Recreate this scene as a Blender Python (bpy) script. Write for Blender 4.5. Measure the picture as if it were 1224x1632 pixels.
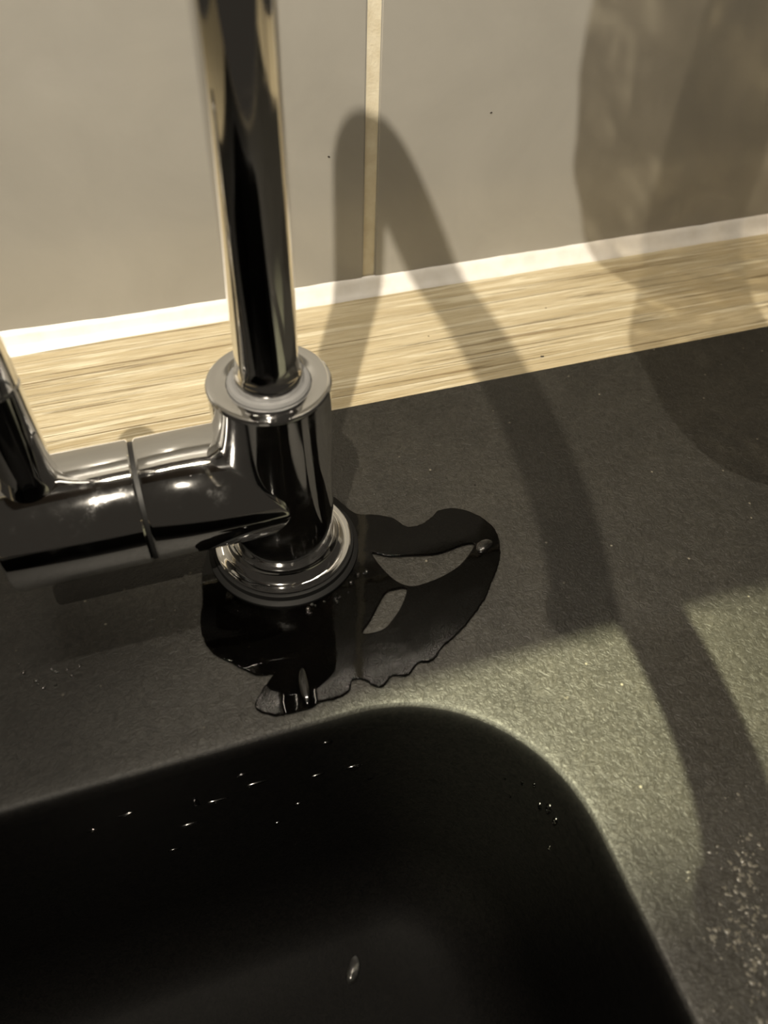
import bpy, bmesh, math, random
from mathutils import Vector, Matrix, noise
random.seed(7)
for o in list(bpy.data.objects):
    bpy.data.objects.remove(o)
sc = bpy.context.scene
COL = sc.collection
MM = 0.001

# ------------------------------------------------------------------ camera
cam = bpy.data.cameras.new('camera')
cam.sensor_fit = 'HORIZONTAL'
cam.sensor_width = 27.0
cam.lens = 27.0 * 1293.56 / 1224.0
cam.clip_start = 0.01
cam.clip_end = 50
cam_o = bpy.data.objects.new('camera', cam)
COL.objects.link(cam_o)
yaw, pit, rol = math.radians(20.481), math.radians(49.369), math.radians(3.085)
fwd = Vector((math.sin(yaw) * math.cos(pit), math.cos(yaw) * math.cos(pit), -math.sin(pit)))
rt = Vector((math.cos(yaw), -math.sin(yaw), 0))
up = rt.cross(fwd)
r2 = rt * math.cos(rol) + up * math.sin(rol)
u2 = -rt * math.sin(rol) + up * math.cos(rol)
R = Matrix((r2, u2, -fwd)).transposed()
cam_o.matrix_world = Matrix.Translation(Vector((-37.604, -227.521, 292.494)) * MM) @ R.to_4x4()
cam.dof.use_dof = True
cam.dof.focus_distance = 0.385
cam.dof.aperture_fstop = 9.0
sc.camera = cam_o

# ------------------------------------------------------------------ world, lights, exposure
world = bpy.data.worlds.new('dim_kitchen')
sc.world = world
world.use_nodes = True
bg = world.node_tree.nodes['Background']
bg.inputs[0].default_value = (1.0, 0.86, 0.68, 1)
bg.inputs[1].default_value = 0.03
WARM = (1.0, 0.89, 0.72)


def spot(name, loc, aim, power, radius, col, half, blend):
    l = bpy.data.lights.new(name, 'SPOT')
    l.energy = power
    l.shadow_soft_size = radius * MM
    l.color = col
    l.spot_size = math.radians(2 * half)
    l.spot_blend = blend
    o = bpy.data.objects.new(name, l)
    o.location = Vector(loc) * MM
    o.rotation_euler = (Vector(aim) - Vector(loc)).to_track_quat('-Z', 'Y').to_euler()
    COL.objects.link(o)
    return o


# ceiling lamp in front of the sink (casts the spout's shadow on worktop and tiles)
spot('ceiling_lamp_light', (-361.5, -735.4, 1500), (230, 150, 0), 132.0, 9, WARM, 29, 1.0)
# narrow ceiling spot, shaded from the back of the sink by the wall cabinet
spot('ceiling_spot_light', (-350, -250, 1500), (110, -70, 0), 560.0, 6, (1.0, 0.97, 0.62), 4.9, 1.0)
# added soft fill below the wall cabinet, lifts the shade on tiles and wood
al = bpy.data.lights.new('soft_fill_light', 'AREA')
al.shape = 'RECTANGLE'
al.size, al.size_y = 0.75, 0.012
al.energy = 3.7
al.color = WARM
ao = bpy.data.objects.new('soft_fill_light', al)
ao.location = Vector((0, 60, 757)) * MM
COL.objects.link(ao)

sc.view_settings.view_transform = 'Standard'
sc.view_settings.look = 'None'
sc.view_settings.gamma = 1
sc.view_settings.use_curve_mapping = False
sc.view_settings.exposure = 0.0


# ------------------------------------------------------------------ helpers
def tag(o, label=None, cat=None, group=None, kind=None):
    if label: o['label'] = label
    if cat: o['category'] = cat
    if group: o['group'] = group
    if kind: o['kind'] = kind
    return o


def empty(name, loc, label=None, cat=None, group=None):
    o = bpy.data.objects.new(name, None)
    o.empty_display_size = 0.01
    o.location = Vector(loc) * MM
    COL.objects.link(o)
    return tag(o, label, cat, group)


def build(name, verts, faces, mat, parent=None, smooth=35, loc=None):
    """verts in mm, local to the parent (or to loc)"""
    me = bpy.data.meshes.new(name)
    me.from_pydata([(x * MM, y * MM, z * MM) for x, y, z in verts], [], faces)
    bm = bmesh.new()
    bm.from_mesh(me)
    bmesh.ops.remove_doubles(bm, verts=bm.verts, dist=1e-7)
    bmesh.ops.recalc_face_normals(bm, faces=bm.faces)
    bm.to_mesh(me)
    bm.free()
    if smooth:
        me.polygons.foreach_set('use_smooth', [True] * len(me.polygons))
        me.set_sharp_from_angle(angle=math.radians(smooth))
    me.materials.append(mat)
    o = bpy.data.objects.new(name, me)
    COL.objects.link(o)
    if parent: o.parent = parent
    if loc: o.location = Vector(loc) * MM
    return o


def lathe(profile, n=96, axis='Z', base=(0, 0, 0)):
    V, F = [], []
    for r, z in profile:
        for k in range(n):
            a = 2 * math.pi * k / n
            c, s = r * math.cos(a), r * math.sin(a)
            p = (c, s, z) if axis == 'Z' else (-z, c, s)
            V.append((p[0] + base[0], p[1] + base[1], p[2] + base[2]))
    for i in range(len(profile) - 1):
        for k in range(n):
            a, b = i * n + k, i * n + (k + 1) % n
            F.append((a, b, b + n, a + n))
    if profile[0][0] > 0.01: F.append(tuple(range(n - 1, -1, -1)))
    if profile[-1][0] > 0.01: F.append(tuple(range((len(profile) - 1) * n, len(profile) * n)))
    return V, F


def tube(path, radii, n=48, caps=True):
    V, F = [], []
    P = [Vector(p) for p in path]
    side = Vector((1, 0, 0))
    for i, p in enumerate(P):
        t = (P[min(i + 1, len(P) - 1)] - P[max(i - 1, 0)]).normalized()
        s = (side - t * side.dot(t)).normalized()
        q = t.cross(s)
        for k in range(n):
            a = 2 * math.pi * k / n
            V.append(tuple(p + (s * math.cos(a) + q * math.sin(a)) * radii[i]))
    for i in range(len(P) - 1):
        for k in range(n):
            a, b = i * n + k, i * n + (k + 1) % n
            F.append((a, b, b + n, a + n))
    if caps:
        F.append(tuple(range(n - 1, -1, -1)))
        F.append(tuple(range((len(P) - 1) * n, len(P) * n)))
    return V, F


def box(x0, x1, y0, y1, z0, z1):
    V = [(x, y, z) for x in (x0, x1) for y in (y0, y1) for z in (z0, z1)]
    F = [(0, 1, 3, 2), (4, 6, 7, 5), (0, 4, 5, 1), (2, 3, 7, 6), (0, 2, 6, 4), (1, 5, 7, 3)]
    return V, F


def bevel_obj(o, w, seg=3):
    bm = bmesh.new()
    bm.from_mesh(o.data)
    bmesh.ops.bevel(bm, geom=bm.edges[:], offset=w * MM, segments=seg, affect='EDGES', clamp_overlap=True)
    bm.to_mesh(o.data)
    bm.free()
    o.data.polygons.foreach_set('use_smooth', [True] * len(o.data.polygons))
    o.data.set_sharp_from_angle(angle=math.radians(40))
    return o


# ------------------------------------------------------------------ materials
class NT:
    def __init__(self, name):
        self.m = bpy.data.materials.new(name)
        self.m.use_nodes = True
        self.t = self.m.node_tree
        self.b = self.t.nodes['Principled BSDF']
        self.tc = self.n('ShaderNodeTexCoord')

    def n(self, typ, **kw):
        x = self.t.nodes.new(typ)
        for k, val in kw.items(): setattr(x, k, val)
        return x

    def l(self, a, b):
        self.t.links.new(a, b)

    def set(self, **kw):
        names = {'rough': 'Roughness', 'metal': 'Metallic', 'col': 'Base Color', 'ior': 'IOR', 'spec': 'Specular IOR Level',
                 'trans': 'Transmission Weight', 'coat': 'Coat Weight', 'coatr': 'Coat Roughness', 'sss': 'Subsurface Weight'}
        for k, val in kw.items():
            i = self.b.inputs[names[k]]
            i.default_value = (*val, 1) if k == 'col' else val
        return self

    def mapping(self, scale, loc=(0, 0, 0), src='Object'):
        mp = self.n('ShaderNodeMapping')
        mp.inputs['Scale'].default_value = scale
        mp.inputs['Location'].default_value = loc
        self.l(self.tc.outputs[src], mp.inputs[0])
        return mp.outputs[0]

    def noise(self, vec, scale, detail=4, rough=0.55, dist=0.0):
        x = self.n('ShaderNodeTexNoise')
        x.inputs['Scale'].default_value = scale
        x.inputs['Detail'].default_value = detail
        x.inputs['Roughness'].default_value = rough
        x.inputs['Distortion'].default_value = dist
        self.l(vec, x.inputs['Vector'])
        return x.outputs[0]

    def ramp(self, fac, stops, interp='LINEAR'):
        x = self.n('ShaderNodeValToRGB')
        x.color_ramp.interpolation = interp
        e = x.color_ramp.elements
        while len(e) < len(stops): e.new(0.5)
        for k, (p, c) in enumerate(stops):
            e[k].position = p
            e[k].color = (*c, 1) if isinstance(c, tuple) else (c, c, c, 1)
        self.l(fac, x.inputs[0])
        return x.outputs[0]

    def mix(self, fac, a, b, mode='MIX'):
        x = self.n('ShaderNodeMix', data_type='RGBA', blend_type=mode)
        for s, val in ((x.inputs[0], fac), (x.inputs[6], a), (x.inputs[7], b)):
            if hasattr(val, 'is_linked') or hasattr(val, 'links'):
                self.l(val, s)
            elif isinstance(val, tuple):
                s.default_value = (*val, 1)
            else:
                s.default_value = val
        return x.outputs[2]

    def math(self, op, a, b=0.0):
        x = self.n('ShaderNodeMath', operation=op)
        for s, val in ((x.inputs[0], a), (x.inputs[1], b)):
            if hasattr(val, 'links'):
                self.l(val, s)
            else:
                s.default_value = val
        return x.outputs[0]

    def bump(self, h, strength, dist, normal=None):
        x = self.n('ShaderNodeBump')
        x.inputs['Strength'].default_value = strength
        x.inputs['Distance'].default_value = dist * MM
        self.l(h, x.inputs['Height'])
        if normal: self.l(normal, x.inputs['Normal'])
        self.l(x.outputs[0], self.b.inputs['Normal'])
        return x.outputs[0]

    def color(self, c):
        self.l(c, self.b.inputs['Base Color'])
        return self

    def rough(self, r):
        self.l(r, self.b.inputs['Roughness'])
        return self


def mat_chrome():
    m = NT('chrome').set(col=(0.80, 0.80, 0.80), metal=1.0, rough=0.05)
    v = m.mapping((1, 1, 1))
    n = m.noise(v, 60, 6, 0.7)
    m.rough(m.ramp(n, [(0.32, 0.04), (0.56, 0.075), (0.74, 0.24)]))
    n2 = m.noise(v, 900, 3, 0.6)
    m.bump(n2, 0.05, 0.05)
    return m.m


def mat_tile():
    m = NT('grey_glazed_tile').set(rough=0.16, spec=0.45)
    v = m.mapping((1, 1, 1))
    n = m.noise(v, 14, 5, 0.6, 0.6)
    m.color(m.ramp(n, [(0.3, (0.395, 0.383, 0.352)), (0.7, (0.445, 0.432, 0.398))]))
    m.rough(m.ramp(m.noise(v, 30, 4), [(0.3, 0.12), (0.7, 0.24)]))
    m.bump(m.noise(v, 40, 3), 0.06, 0.25)
    return m.m


def mat_grout():
    m = NT('beige_grout').set(rough=0.85)
    v = m.mapping((1, 1, 1))
    m.color(m.ramp(m.noise(v, 120, 5), [(0.3, (0.78, 0.70, 0.52)), (0.7, (0.93, 0.87, 0.70))]))
    m.bump(m.noise(v, 700, 4), 0.5, 0.3)
    return m.m


def mat_silicone():
    m = NT('white_silicone').set(col=(0.86, 0.84, 0.80), rough=0.32)
    v = m.mapping((1, 1, 1))
    m.color(m.ramp(m.noise(v, 60, 4), [(0.3, (0.80, 0.77, 0.72)), (0.6, (0.90, 0.88, 0.85))]))
    m.bump(m.noise(v, 50, 4), 0.2, 0.4)
    return m.m


def mat_wood():
    m = NT('oak_laminate').set(rough=0.42, spec=0.4)
    big = m.noise(m.mapping((2.5, 55, 55)), 1.0, 3, 0.5, 0.6)
    mid = m.noise(m.mapping((7, 210, 210)), 1.0, 5, 0.62, 1.2)
    line = m.noise(m.mapping((6, 420, 420), (3, 1, 2)), 1.0, 3, 0.55, 1.0)
    fine = m.noise(m.mapping((45, 1500, 1500), (3, 1, 2)), 1.0, 4, 0.6, 0.4)
    c = m.ramp(big, [(0.32, (0.44, 0.365, 0.225)), (0.5, (0.53, 0.45, 0.29)), (0.68, (0.60, 0.52, 0.35))])
    c = m.mix(m.ramp(mid, [(0.50, 0.0), (0.62, 0.75)]), c, (0.80, 0.74, 0.56))
    c = m.mix(m.ramp(fine, [(0.36, 0.55), (0.56, 0.0)]), c, (0.36, 0.275, 0.145))
    cracks = m.ramp(line, [(0.345, 1.0), (0.385, 0.0)])
    c = m.mix(m.math('MULTIPLY', cracks, 0.7), c, (0.20, 0.135, 0.06))
    m.color(c)
    h = m.math('ADD', m.math('MULTIPLY', mid, 1.0), m.math('ADD', m.math('MULTIPLY', fine, 0.35), m.math('MULTIPLY', cracks, -0.35)))
    m.bump(h, 1.0, 1.3)
    return m.m


def mat_sink():
    m = NT('black_granite_composite').set(rough=0.45, spec=0.4)
    v = m.mapping((1, 1, 1))
    cloud = m.noise(v, 16, 6, 0.62, 0.8)
    fine = m.noise(v, 420, 4, 0.6, 1.4)
    mid = m.noise(v, 95, 5, 0.6, 0.4)
    # lime film lies on the flat deck only
    geo = m.n('ShaderNodeNewGeometry')
    sep = m.n('ShaderNodeSeparateXYZ')
    m.l(geo.outputs['True Normal'], sep.inputs[0])
    sepp = m.n('ShaderNodeSeparateXYZ')
    m.l(m.tc.outputs['Object'], sepp.inputs[0])
    flat = m.ramp(sep.outputs[2], [(0.80, 0.0), (0.99, 1.0)])
    deck = m.ramp(m.math('ADD', m.math('MULTIPLY', sepp.outputs[2], 100.0), 1.0), [(0.3, 0.0), (0.8, 1.0)])
    film = m.math('MULTIPLY', m.math('MULTIPLY', flat, deck), m.ramp(cloud, [(0.25, 0.55), (0.75, 1.0)]))
    film = m.math('MULTIPLY', film, m.ramp(mid, [(0.2, 0.7), (0.8, 1.0)]))
    # film colour grows weaker towards the left of the deck
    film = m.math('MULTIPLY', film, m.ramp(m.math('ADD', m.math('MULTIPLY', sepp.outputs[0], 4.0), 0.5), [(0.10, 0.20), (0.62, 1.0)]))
    base = m.ramp(fine, [(0.3, (0.0025, 0.0025, 0.0025)), (0.7, (0.005, 0.0047, 0.0045))])
    grit = m.ramp(fine, [(0.30, (0.019, 0.0175, 0.0135)), (0.5, (0.032, 0.030, 0.0245)), (0.70, (0.052, 0.049, 0.041))])
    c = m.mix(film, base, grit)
    vo = m.n('ShaderNodeTexVoronoi')
    vo.inputs['Scale'].default_value = 420
    m.l(v, vo.inputs['Vector'])
    rnd = m.n('ShaderNodeSeparateColor')
    m.l(vo.outputs['Color'], rnd.inputs[0])
    speck = m.math('MULTIPLY', m.ramp(rnd.outputs[0], [(0.988, 0.0), (0.99, 1.0)], 'CONSTANT'),
                   m.ramp(vo.outputs['Distance'], [(0.15, 1.0), (0.3, 0.0)]))
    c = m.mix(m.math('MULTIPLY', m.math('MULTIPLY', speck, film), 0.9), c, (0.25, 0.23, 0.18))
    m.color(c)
    m.rough(m.ramp(m.math('ADD', m.math('MULTIPLY', film, 0.5), m.math('MULTIPLY', mid, 0.2)), [(0.0, 0.50), (0.2, 0.50), (0.5, 0.46)]))
    m.l(m.math('ADD', m.math('MULTIPLY', m.ramp(film, [(0.0, 0.10), (0.6, 0.42)]), deck), 0.03), m.b.inputs['Specular IOR Level'])
    h = m.math('ADD', m.math('MULTIPLY', fine, 1.0), m.math('MULTIPLY', mid, 0.8))
    m.bump(m.math('MULTIPLY', h, m.ramp(film, [(0.0, 0.12), (0.4, 1.0)])), 0.75, 0.7)
    return m.m


def mat_simple(name, col, rough, metal=0.0, **kw):
    m = NT(name).set(col=col, rough=rough, metal=metal, **kw)
    v = m.mapping((1, 1, 1))
    n = m.noise(v, 200, 3)
    m.color(m.mix(n, tuple(c * 0.88 for c in col), tuple(min(1, c * 1.1) for c in col)))
    return m.m


def mat_water(name, tint, rough=0.02, spec=0.5, coat=0.0):
    m = NT(name).set(spec=spec, coat=coat, coatr=0.14, col=tint, rough=rough, ior=1.333, trans=1.0)
    v = m.mapping((1, 1, 1))
    m.bump(m.noise(v, 90, 2), 0.15, 0.3)
    return m.m


def mat_caster_film():
    m = NT('mottled_caster_film')
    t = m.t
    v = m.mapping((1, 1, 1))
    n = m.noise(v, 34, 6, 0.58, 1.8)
    c = m.ramp(n, [(0.34, (0.15, 0.13, 0.10)), (0.48, (0.24, 0.21, 0.17)), (0.58, (0.36, 0.32, 0.26)), (0.70, (0.80, 0.75, 0.62))])  # blotchy tint mottles the shadow this film casts, like caustics
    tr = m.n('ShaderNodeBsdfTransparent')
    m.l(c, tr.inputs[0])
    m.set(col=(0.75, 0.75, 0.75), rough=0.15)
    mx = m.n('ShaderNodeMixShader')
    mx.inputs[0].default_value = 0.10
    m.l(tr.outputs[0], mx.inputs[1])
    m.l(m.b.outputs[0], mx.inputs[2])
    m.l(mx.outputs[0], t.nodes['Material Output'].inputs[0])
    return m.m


M = dict(chrome=mat_chrome(), tile=mat_tile(), grout=mat_grout(), silicone=mat_silicone(), wood=mat_wood(), sink=mat_sink(),
         rubber=mat_simple('black_rubber', (0.008, 0.008, 0.008), 0.6, spec=0.2), oring=mat_simple('clouded_plastic_ring', (0.20, 0.20, 0.20), 0.3),
         groove=mat_simple('dark_groove', (0.01, 0.01, 0.01), 0.5),
         water=mat_water('water', (0.035, 0.031, 0.026)), drop=mat_water('clear_water', (1, 1, 1), 0.15, 1.0, 1.0), film=mat_caster_film(),
         crumb=mat_simple('dark_crumb', (0.018, 0.013, 0.009), 0.7), lime=mat_simple('limescale', (0.11, 0.103, 0.085), 0.4),
         dark=mat_simple('dark_cabinet_wood', (0.055, 0.04, 0.03), 0.45), steel=mat_simple('brushed_steel', (0.55, 0.54, 0.52), 0.3, 1.0))

# ------------------------------------------------------------------ wall: tiles, grout, silicone
YW = 190.0
wall = build('wall_back', *box(-800, 800, YW + 1.2, YW + 60, -300, 1400), M['grout'], smooth=0)
tag(wall, kind='structure')
for row, (z0, z1) in enumerate(((-100, 320), (327, 747))):
    for c in range(-1, 2):
        x0 = 103.4 + 607 * (c - 0) if c >= 0 else 103.4 - 607
        x1 = x0 + 599.8
        t = build('wall_tile', *box(max(x0, -800), min(x1, 800), YW, YW + 8, z0, z1), M['tile'], wall, smooth=0)
        bevel_obj(t, 0.9, 3)

# concave silicone bead between worktop and tiles
prof = [(190.6, 4.6), (189.3, 4.0), (187.6, 1.6), (185.6, -1.2), (183.6, -3.4), (181.4, -4.75), (181.0, -5.6), (190.6, -5.6)]
V, F, NX = [], [], 140
for i in range(NX + 1):
    x = -700 + 1400 * i / NX
    w = 1.0 + 0.10 * noise.noise((x * 0.012, 3, 0)) + 0.05 * noise.noise((x * 0.06, 8, 0))
    if x < -40: w *= 1.0 + 0.14 * min(1, (-40 - x) / 80)
    for k, (y, z) in enumerate(prof):
        V.append((x, YW - (YW - y) * w if y < YW else y, -5 + (z + 5) * w))
L = len(prof)
for i in range(NX):
    for k in range(L):
        a, b = i * L + k, i * L + (k + 1) % L
        F.append((a, b, b + L, a + L))
F.append(tuple(range(L))); F.append(tuple(range(NX * L, NX * L + L)))
tag(build('trim_1', V, F, M['silicone'], smooth=50), label='glossy white silicone bead between oak worktop and grey tiles', kind='structure')


# ------------------------------------------------------------------ worktop with cut-out, and the sink
def rrect(x0, x1, y0, y1, r, z, nc=18, ns=24):
    pts = []
    cs = [(x1 - r, y1 - r, 0), (x0 + r, y1 - r, 90), (x0 + r, y0 + r, 180), (x1 - r, y0 + r, 270)]
    for i, (cx, cy, a0) in enumerate(cs):
        for k in range(nc + 1):
            a = math.radians(a0 + 90 * k / nc)
            pts.append((cx + r * math.cos(a), cy + r * math.sin(a), z))
        nx = cs[(i + 1) % 4]
        a = math.radians(a0 + 90)
        p = (cx + r * math.cos(a), cy + r * math.sin(a))
        q = (nx[0] + r * math.cos(a), nx[1] + r * math.sin(a))
        for k in range(1, ns):
            f = k / ns
            pts.append((p[0] + (q[0] - p[0]) * f, p[1] + (q[1] - p[1]) * f, z))
    return pts


def loops(ls, closed_first=False, ring=False):
    V, F = [], []
    n = len(ls[0])
    for l in ls: V += l
    m = len(ls)
    for i in range(m if ring else m - 1):
        j = (i + 1) % m
        for k in range(n):
            k2 = (k + 1) % n
            F.append((i * n + k, i * n + k2, j * n + k2, j * n + k))
    if closed_first:
        F.append(tuple(range(n - 1, -1, -1)))
    return V, F


wt = build('worktop', *loops([rrect(-400, 470, -430, 70, 10, -5), rrect(-690, 690, -462, 189.9, 3, -5), rrect(-690, 690, -462, 189.9, 3, -43),
                              rrect(-400, 470, -430, 70, 10, -43)], ring=True), M['wood'], smooth=40)
tag(wt, 'pale oak laminate worktop strip running behind the black sink', 'worktop')

sink = empty('kitchen_sink', (0, 0, 0), 'black composite kitchen sink with chalky film on its flat deck', 'sink')
BX0, BX1, BY0, BY1, BR = -300.0, 78.2, -390.0, -86.8, 71.0


def bowl(inset, z, r=None):
    return rrect(BX0 + inset, BX1 - inset, BY0 + inset, BY1 - inset, max((BR if r is None else r) - inset * 0.8, 8), z)


def deck_edge(inset, z, r=14):
    return rrect(-420 + inset, 490 - inset, -450 + inset, 84 - inset, r - inset, z)


ls = [bowl(150, -188, 130), bowl(60, -184), bowl(40, -181), bowl(26, -175), bowl(16, -164), bowl(10.5, -150), bowl(8, -130), bowl(5, -60), bowl(3, -12),
      bowl(2.2, -4.5), bowl(1.5, -2.6), bowl(0.5, -1.2), bowl(-0.9, -0.35), bowl(-2.6, 0), bowl(-8, 0),
      deck_edge(2, 0), deck_edge(0.7, -0.5), deck_edge(0, -1.8), deck_edge(0, -5.0), deck_edge(22, -5.0), deck_edge(24, -30), bowl(-7, -60), bowl(-3, -190), bowl(120, -196, 120)]
V, F = loops(ls, True)
n = len(ls[0])
F.append(tuple(range((len(ls) - 1) * n, len(ls) * n)))
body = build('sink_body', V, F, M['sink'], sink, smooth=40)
# basket strainer on the bowl floor
dr = build('drain_ring', *lathe([(0.1, -183.4), (20, -183.2), (33, -182.4), (42, -181.2), (45, -181.6), (46, -186), (0.1, -187)]), M['steel'], sink)
dr.location = Vector((-111, -238, -4.2)) * MM

# ------------------------------------------------------------------ faucet
fc = empty('kitchen_faucet', (0, 0, 0), 'chrome kitchen mixer tap with tall spout and side lever', 'faucet')
RB = 22.6
build('gasket_ring', *lathe([(24, 0.0), (33.0, 0.0), (33.6, 0.8), (33.6, 2.4), (32.4, 3.2), (31.6, 3.5), (31.4, 6.0), (30.4, 6.4), (24, 6.4)]), M['rubber'], fc)
build('base_flange', *lathe([(22.0, 6.0), (29.8, 6.2), (30.2, 6.7), (30.1, 7.2), (29.6, 7.6), (28.9, 7.6), (27.4, 7.3), (26.0, 7.9), (24.6, 9.2), (23.4, 11.0), (22.9, 13.0), (20.0, 13.0)]), M['chrome'], fc)
V, F = lathe([(21.0, 6.0), (RB, 6.5), (RB, 96.6), (22.9, 97.2), (22.9, 98.0), (22.3, 98.7), (21.2, 98.9), (17.4, 98.5), (15.6, 98.1), (15.4, 96.5), (8, 96.4)], 128)
build('body', V, F, M['chrome'], fc)
build('spout_seal', *lathe([(11.0, 97.0), (15.3, 97.0), (15.3, 98.5), (14.6, 99.4), (13.4, 99.7), (12.4, 99.2), (11.0, 99.0)]), M['oring'], fc)
# spout: tall pipe with gooseneck, ferrule at its foot
h0, Ra, a1, Rb, a2, phi = 358.9, 43.7, math.radians(67.7), 131.8, math.radians(167), math.radians(-84.7)
DX, DY = math.cos(phi), math.sin(phi)
path = [(0, 0, 97.0), (0, 0, 99.2), (0, 0, 101.0), (0, 0, 102.6), (0, 0, 104.0), (0, 0, 105.2), (0, 0, 110)]
rad = [12.3, 12.5, 12.6, 12.45, 12.0, 11.35, 11.3]
for k in range(1, 23): path.append((0, 0, 110 + (h0 - 110) * k / 22)); rad.append(11.3)
for k in range(1, 25):
    a = a1 * k / 24
    s_ = Ra - Ra * math.cos(a)
    path.append((s_ * DX, s_ * DY, h0 + Ra * math.sin(a))); rad.append(11.3)
cs_, cz_ = Ra - Ra * math.cos(a1) + Rb * math.cos(a1), h0 + Ra * math.sin(a1) - Rb * math.sin(a1)
for k in range(1, 33):
    a = a1 + (a2 - a1) * k / 32
    s_ = cs_ - Rb * math.cos(a)
    path.append((s_ * DX, s_ * DY, cz_ + Rb * math.sin(a))); rad.append(11.3)
sp = build('spout', *tube(path, rad, 64), M['chrome'], fc)
e = Vector(path[-1])
ax = (e - Vector(path[-2])).normalized()
pth = [e + ax * q for q in (-3, -2.4, 0, 6.5, 7.4, 7.6)]
build('aerator', *tube([tuple(p) for p in pth], [11.4, 12.4, 12.8, 12.8, 12.0, 9.0], 48), M['chrome'], sp)
# side barrel towards the left, then the turning lever hub after a narrow joint
ZA = 50.0
RL = 24.8
V, F, nb = [], [], 128
for r_, s0, flat in ((19.0, 1.5, 0), (RL - 1.6, 0.4, 0), (RL - 0.5, 0.6, 0), (RL, 1.6, 0), (RL, 51.6, 1), (RL - .6, 52.6, 1), (20.0, 53.1, 1)):
    for k in range(nb):
        a = 2 * math.pi * k / nb
        y, z = r_ * math.cos(a), r_ * math.sin(a)
        V.append((-(s0 if flat else s0 + (0.86 if z > 0 else 0.74) * math.sqrt(z * z + 9) - 2.6), y, z + ZA))
for i in range(6):
    for k in range(nb):
        a, b = i * nb + k, i * nb + (k + 1) % nb
        F.append((a, b, b + nb, a + nb))
F.append(tuple(range(nb))); F.append(tuple(range(6 * nb, 7 * nb)))
build('side_barrel', V, F, M['chrome'], fc)
build('joint_ring', *lathe([(8, 52.5), (23.4, 52.5), (23.4, 55.0), (8, 55.0)], 96, 'X', (0, 0, ZA)), M['groove'], fc)
hub = build('lever_hub', *lathe([(8, 54.3), (22.8, 54.3), (24.3, 54.5), (RL, 55.2), (RL, 104.2), (24.2, 105.2), (22.5, 105.8), (12, 106.4), (0.1, 106.5)], 128, 'X', (0, 0, ZA)), M['chrome'], fc)
XL = -90.0
lv = build('lever_rod', *lathe([(11.5, 66), (11.4, 71), (10.8, 73.4), (10.2, 75.4), (9.85, 78), (9.7, 82), (9.5, 116.6), (9.0, 117.1), (8.9, 117.4), (9.0, 117.7), (9.4, 118.3), (8.6, 165), (8.2, 167), (6.0, 168.4), (0.1, 168.8)], 64, 'Z', (XL, 0, 0)), M['chrome'], hub)


# ------------------------------------------------------------------ water on the deck
def smooth_closed(pts, sub=6, jit=0.0, seed=0):
    rnd = random.Random(seed)
    out, n = [], len(pts)
    for i in range(n):
        p0, p1, p2, p3 = (Vector((*pts[(i + k - 1) % n], 0)) for k in range(4))
        for s in range(sub):
            t = s / sub
            q = 0.5 * ((2 * p1) + (p2 - p0) * t + (2 * p0 - 5 * p1 + 4 * p2 - p3) * t * t + (-p0 + 3 * p1 - 3 * p2 + p3) * t ** 3)
            out.append((q.x + rnd.uniform(-jit, jit), q.y + rnd.uniform(-jit, jit)))
    return out


def water_sheet(name, outlines, thick, mat, z=0.0):
    cu = bpy.data.curves.new(name, 'CURVE')
    cu.dimensions = '2D'
    cu.fill_mode = 'BOTH'
    cu.extrude = thick * 0.2 * MM
    cu.bevel_depth = thick * 0.4 * MM
    cu.bevel_resolution = 2
    for ol in outlines:
        s = cu.splines.new('POLY')
        s.points.add(len(ol) - 1)
        for p, (x, y) in zip(s.points, ol): p.co = (x * MM, y * MM, 0, 1)
        s.use_cyclic_u = True
    tmp = bpy.data.objects.new(name + '_tmp', cu)
    COL.objects.link(tmp)
    bpy.context.view_layer.update()
    dg = bpy.context.evaluated_depsgraph_get()
    me = bpy.data.meshes.new_from_object(tmp.evaluated_get(dg))
    bpy.data.objects.remove(tmp)
    me.polygons.foreach_set('use_smooth', [True] * len(me.polygons))
    me.set_sharp_from_angle(angle=math.radians(50))
    me.materials.clear()
    me.materials.append(mat)
    o = bpy.data.objects.new(name, me)
    o.location = (0, 0, (z + thick * 0.6 - 0.2) * MM)
    COL.objects.link(o)
    return o


outer = smooth_closed([(36, 10), (45, 6), (52, 2), (57, -5), (63, -6), (69, -4), (76, 0), (85, -2), (93, -10), (96, -20), (93, -31), (88, -39), (82, -46),
                       (76, -53), (67, -60), (58, -66), (50, -70), (44, -74.5), (38, -74), (32, -78), (26, -76.5), (20, -80), (15, -75), (10, -73.5), (7, -78), (1, -79.5),
                       (-4, -79), (-10, -80.5), (-18, -80.2), (-24, -79), (-29, -74), (-24, -67), (-19, -62), (-26, -60), (-34, -52), (-41, -44), (-43, -32), (-40, -18), (-36, 0), (-20, 30), (10, 36), (28, 24)], 7, 0.2, 3)
isl1 = smooth_closed([(36.5, -15), (44, -18.5), (54, -21), (66, -23.5), (79, -22), (84, -24), (75, -32), (66, -36), (56, -38), (47, -37.5), (40.5, -30)], 5)
isl2 = smooth_closed([(35, -38), (40, -36.5), (46, -38), (42, -45), (36, -51), (29, -55.5), (20, -54.5), (26, -48)], 5)
ring = [(33.4 * math.cos(2 * math.pi * k / 60), 33.4 * math.sin(2 * math.pi * k / 60)) for k in range(60)]
pd = water_sheet('water_puddle', [outer, isl1, isl2, ring], 1.3, M['water'])
tag(pd, 'dark water puddle with ragged edge around the tap base', 'puddle')


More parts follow.
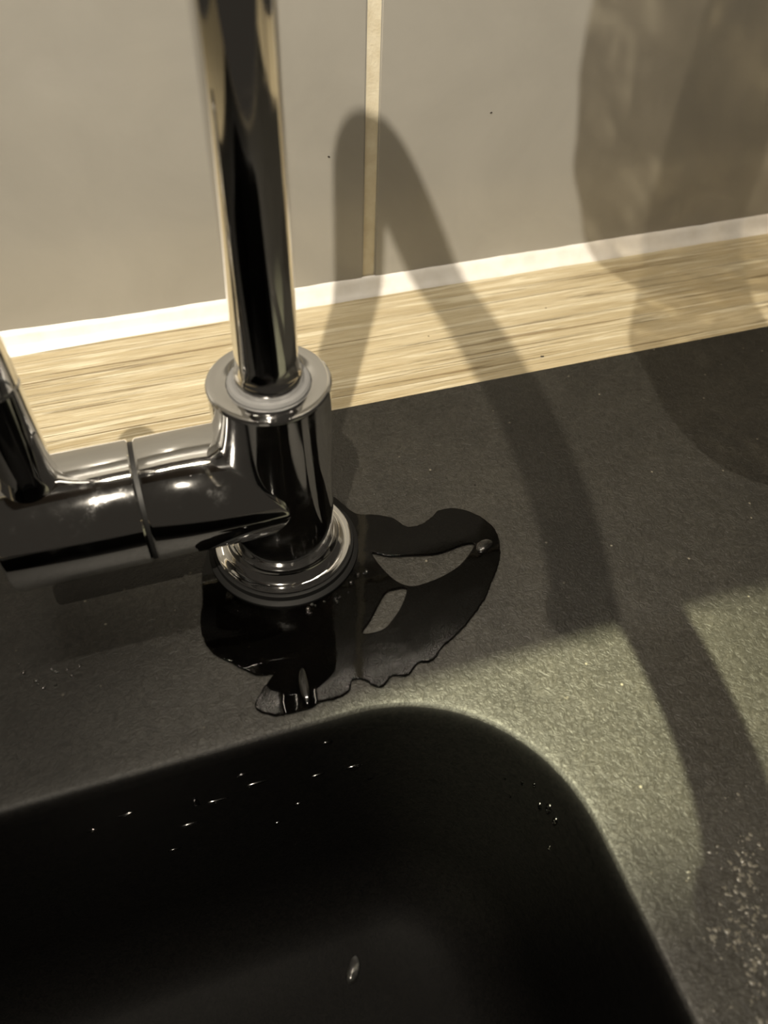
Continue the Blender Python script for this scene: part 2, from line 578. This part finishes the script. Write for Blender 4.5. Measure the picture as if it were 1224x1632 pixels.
def droplet(name, loc, rx, ry, h, nrm=(0, 0, 1), spin=0.0, mat='drop', lobes=0.12, seed=0):
    rnd = random.Random(seed)
    ph = rnd.uniform(0, 6)
    V, F, ns, nr = [], [], 14, 5
    for i in range(nr):
        b = math.pi / 2 * i / nr
        for k in range(ns):
            a = 2 * math.pi * k / ns
            w = 1 + lobes * math.sin(2 * a + ph) + lobes * 0.5 * math.sin(3 * a + 2 * ph)
            V.append((rx * w * math.cos(b) * math.cos(a), ry * w * math.cos(b) * math.sin(a), h * math.sin(b)))
    V.append((0, 0, h))
    for i in range(nr - 1):
        for k in range(ns):
            a, b = i * ns + k, i * ns + (k + 1) % ns
            F.append((a, b, b + ns, a + ns))
    for k in range(ns): F.append(((nr - 1) * ns + k, (nr - 1) * ns + (k + 1) % ns, nr * ns))
    F.append(tuple(range(ns - 1, -1, -1)))
    o = build(name, V, F, M[mat], smooth=80)
    o.rotation_euler = (Vector(nrm).to_track_quat('Z', 'Y') @ Matrix.Rotation(spin, 3, 'Z').to_quaternion()).to_euler()
    o.location = Vector(loc) * MM
    return o


big = droplet('water_drop', (87.5, -26.0, 0.9), 5.4, 3.2, 1.8, spin=0.35, seed=2)
tag(big, 'rounded water bead at the right tip of the puddle', 'water drop')
tk = droplet('water_drop', (-9.0, -71.0, 0.9), 2.2, 8.0, 1.3, spin=-0.15, seed=5)
tag(tk, 'long glinting trickle of water at the puddle edge by the bowl', 'water drop')
rnd = random.Random(11)
for k in range(16):
    a = math.radians(rnd.uniform(-92, -38))
    r = rnd.uniform(34.6, 40)
    s = rnd.uniform(0.6, 1.25)
    tag(droplet('water_droplet', (r * math.cos(a), r * math.sin(a), 1.25), s, s * rnd.uniform(.8, 1.1), s * 1.1, seed=k),
        'tiny water droplet clinging close beside the tap base ring', 'droplet', 'droplets around the tap base')
for k in range(22):
    x, y = rnd.uniform(40, 120), rnd.uniform(2, 76)
    s = rnd.uniform(0.35, 0.7)
    tag(droplet('water_droplet', (x, y, -0.03), s, s, s * .7, seed=50 + k),
        'minute water droplet on the dark deck behind the puddle', 'droplet', 'fine droplets on the back deck')
for k in range(12):
    x, y = rnd.gauss(-106, 6), rnd.gauss(-36, 2.5)
    s = rnd.uniform(0.5, 1.0)
    tag(droplet('water_droplet', (x, y, -0.03), s, s * rnd.uniform(.7, 1), s * .9, seed=80 + k),
        'small water droplet in the wet patch on the deck below the lever', 'droplet', 'droplets below the lever')
# droplets and runs on the bowl walls
bw = [(-86, -25, 3.4, 0.7), (-52, -36, 5.0, .8), (-66, -50, 4.0, .7), (-35, -31, 5.0, .8), (-10, -40, 3.5, .6), (6, -42, 4.2, .7), (20, -34, 2.2, .6), (-40, -20, 2.4, .6), (-20, -62, 2.0, .6),
      (-60, -30, 1.0, 2.2), (-100, -30, 2.6, .6), (-5, -14, 2.6, .6), (14, -58, 2.2, .7), (-30, -75, 1.8, .6), (-75, -70, 2.6, .7), (30, -12, 1.6, .7)]
for k, (x, z, rx, ry) in enumerate(bw):
    y = BY1 - (3 + (-12 - z) * 2 / 48.0 if z < -12 else 2.6)
    tag(droplet('water_droplet', (x, y + 0.15, z), rx, ry * 1.1, ry * 1.15, nrm=(0, -1, -0.04), spin=rnd.uniform(-.15, .15), seed=100 + k),
        'stretched water droplet glinting on the back wall of the black bowl', 'droplet', 'droplets on the bowl back wall')
for k, (ya, z, s) in enumerate([(-38, -22, 1.6), (-42, -25, 1.3), (-35, -28, 1.1), (-30, -18, .8), (-26, -24, .7), (-24, -40, .7), (-45, -46, .8), (-20, -30, .6)]):
    a = math.radians(45 + ya + 10)
    ins = 3 + (-12 - z) * 2 / 48.0
    rr = BR - ins
    cx, cy = BX1 - BR, BY1 - BR
    nx, ny = math.cos(a), math.sin(a)
    tag(droplet('water_droplet', (cx + (rr + .15) * nx, cy + (rr + .15) * ny, z), s * .9, s * 1.7, s * 1.4, nrm=(-nx, -ny, 0.04), spin=.4, seed=200 + k),
        'small water droplet on the rounded right corner inside the bowl', 'droplet', 'droplets on the bowl corner')
bd = droplet('water_drop', (-8, -139, -181.5), 7.5, 3.0, 2.2, spin=1.0, seed=77)
tag(bd, 'largest water bead glinting on the black bowl floor', 'water drop')

# ------------------------------------------------------------------ limescale crumbs and dirt
V, F = [], []
rnd = random.Random(5)


def chip(x, y, z, s):
    i0 = len(V)
    m = 7
    ph, el, tw = rnd.uniform(0, 6), rnd.uniform(.35, 1.0), rnd.uniform(0, 3.1)
    for k in range(m):
        a = ph + 2 * math.pi * k / m
        q = s * rnd.uniform(.5, 1.3)
        u, w = q * math.cos(a), q * math.sin(a) * el
        V.append((x + u * math.cos(tw) - w * math.sin(tw), y + u * math.sin(tw) + w * math.cos(tw), z - .05))
    V.append((x + rnd.uniform(-.3, .3) * s, y + rnd.uniform(-.3, .3) * s, z + s * rnd.uniform(.15, .5)))
    for k in range(m): F.append((i0 + k, i0 + (k + 1) % m, i0 + m))


cl = [(118, -185, 9, 60), (113, -196, 9, 70), (108, -206, 11, 90), (126, -178, 7, 30), (104, -214, 10, 60), (100, -225, 12, 70), (118, -215, 12, 70), (96, -200, 5, 18), (130, -160, 8, 12), (100, -182, 6, 8),
      (60, -99, 3, 18), (75, -104, 4, 14), (95, -110, 12, 14)]
for cx, cy, sp_, nn in cl:
    for _ in range(nn):
        x, y = rnd.gauss(cx, sp_ * .5), rnd.gauss(cy, sp_ * .5)
        if x < 84: continue
        chip(x, y, 0, rnd.choice([.15, .2, .3, .4, .6, .9, 1.2]))
tag(build('limescale_crust', V, F, M['lime'], smooth=0), 'pale crusty limescale grains on the deck right of the bowl', 'limescale', kind='stuff')
crumbs = [((868, 554), (177.6, 99.0, -5), .95, 'largest dark crumb on the oak worktop strip'),
          ((680, 519), (120, 135, -5), .45, 'small dark crumb between the two tap shadows on the oak strip'),
          ((872, 474), (200.5, 142, -5), .5, 'small dark crumb on the oak strip below the right tile')]
for px, p, s, lab in crumbs:
    tag(droplet('crumb', p, s, s * .8, s * .6, mat='crumb', lobes=.25, seed=int(px[0])), lab, 'crumb')
for p, s, lab in [((169, YW, 97), .55, 'dark speck of dirt on the right grey tile'), ((75.5, YW, 83), .6, 'dark fleck of dirt on the left grey tile near the grout line')]:
    tag(droplet('dirt_speck', (p[0], p[1] + .05, p[2]), s, s, .4, nrm=(0, -1, 0), mat='crumb', lobes=.3, seed=int(p[0])), lab, 'speck')

# ------------------------------------------------------------------ above the picture: wall cabinet and film added to cast a shadow
cab = empty('wall_cabinet', (0, 190, 760), 'dark wall cabinet with two doors, hung high above the tap', 'cabinet')
build('cabinet_body', *box(-600, 500, -338, -0.2, 0, 640), M['dark'], cab, smooth=0)
for x0, x1, hx in ((-598, -52, -90), (-48, 498, -10)):
    d = bevel_obj(build('door', *box(x0, x1, -358, -338.4, 0, 640), M['dark'], cab, smooth=0), 1.5, 2)
    build('handle', *tube([(hx, -358, 60), (hx, -376, 62), (hx, -382, 70), (hx, -382, 180), (hx, -376, 188), (hx, -358, 190)], [4] * 6, 16), M['steel'], d)
shadow_caster = empty('shadow_caster_film', (115, -30, 760), 'made-up plastic film hung out of view to cast the shadow on the right tile', 'shadow_caster')  # unseen addition, its outline shaped to cast the right-hand shadow


def panel(name, outline, origin, adir, seed, amp):
    """crumpled film sheet: outline in (a, z) mm, swept into a relief along its normal"""
    ol = smooth_closed(outline, 4)
    bm = bmesh.new()
    vs = [bm.verts.new((x, y, 0)) for x, y in ol]
    f = bm.faces.new(vs)
    bmesh.ops.triangulate(bm, faces=[f])
    for _ in range(3):
        bmesh.ops.subdivide_edges(bm, edges=[e for e in bm.edges if e.calc_length() > 14], cuts=1)
        bmesh.ops.triangulate(bm, faces=bm.faces[:])
    a = Vector((adir[0], adir[1], 0)).normalized()
    nn = Vector((-a.y, a.x, 0))
    o0 = Vector((origin[0] - 115, origin[1] + 30, -760))
    vv = []
    for v in bm.verts:
        q = noise.noise((v.co.x * .03 + seed, v.co.y * .02, seed)) + .4 * noise.noise((v.co.x * .09, v.co.y * .07 + seed, 2))
        vv.append(tuple(o0 + a * v.co.x + Vector((0, 0, v.co.y)) + nn * (amp * q)))
    bm.verts.index_update()
    ff = [tuple(v.index for v in f.verts) for f in bm.faces]
    bm.free()
    o = build(name, vv, ff, M['film'], shadow_caster, smooth=0)
    o.data.polygons.foreach_set('use_smooth', [True] * len(o.data.polygons))
    return o


panel('caster_panel', [(20, 757), (-6, 700), (-22, 640), (-33, 561), (-27, 497), (-29, 446), (-29, 431), (-28, 416), (-24, 397), (-22, 381), (-14, 365), (-9, 350), (5, 332), (25, 317), (50, 325), (76, 335),
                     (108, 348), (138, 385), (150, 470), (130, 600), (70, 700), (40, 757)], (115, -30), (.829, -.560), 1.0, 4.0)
panel('caster_fold', [(22, 757), (16, 600), (17, 420), (22, 330), (21.5, 273), (23, 241), (33, 205), (49, 156), (80, 112), (116, 110), (122, 170), (104, 240), (86, 300), (76, 335), (66, 420), (56, 600), (40, 757)], (118, -26), (.829, -.560), 5.0, 3.0)
build('caster_hook', *tube([(12, -26, 0), (12, -26, -3), (30, -40, -4.5), (48, -52, -3), (48, -52, 0)], [2.0] * 5, 12), M['steel'], shadow_caster)
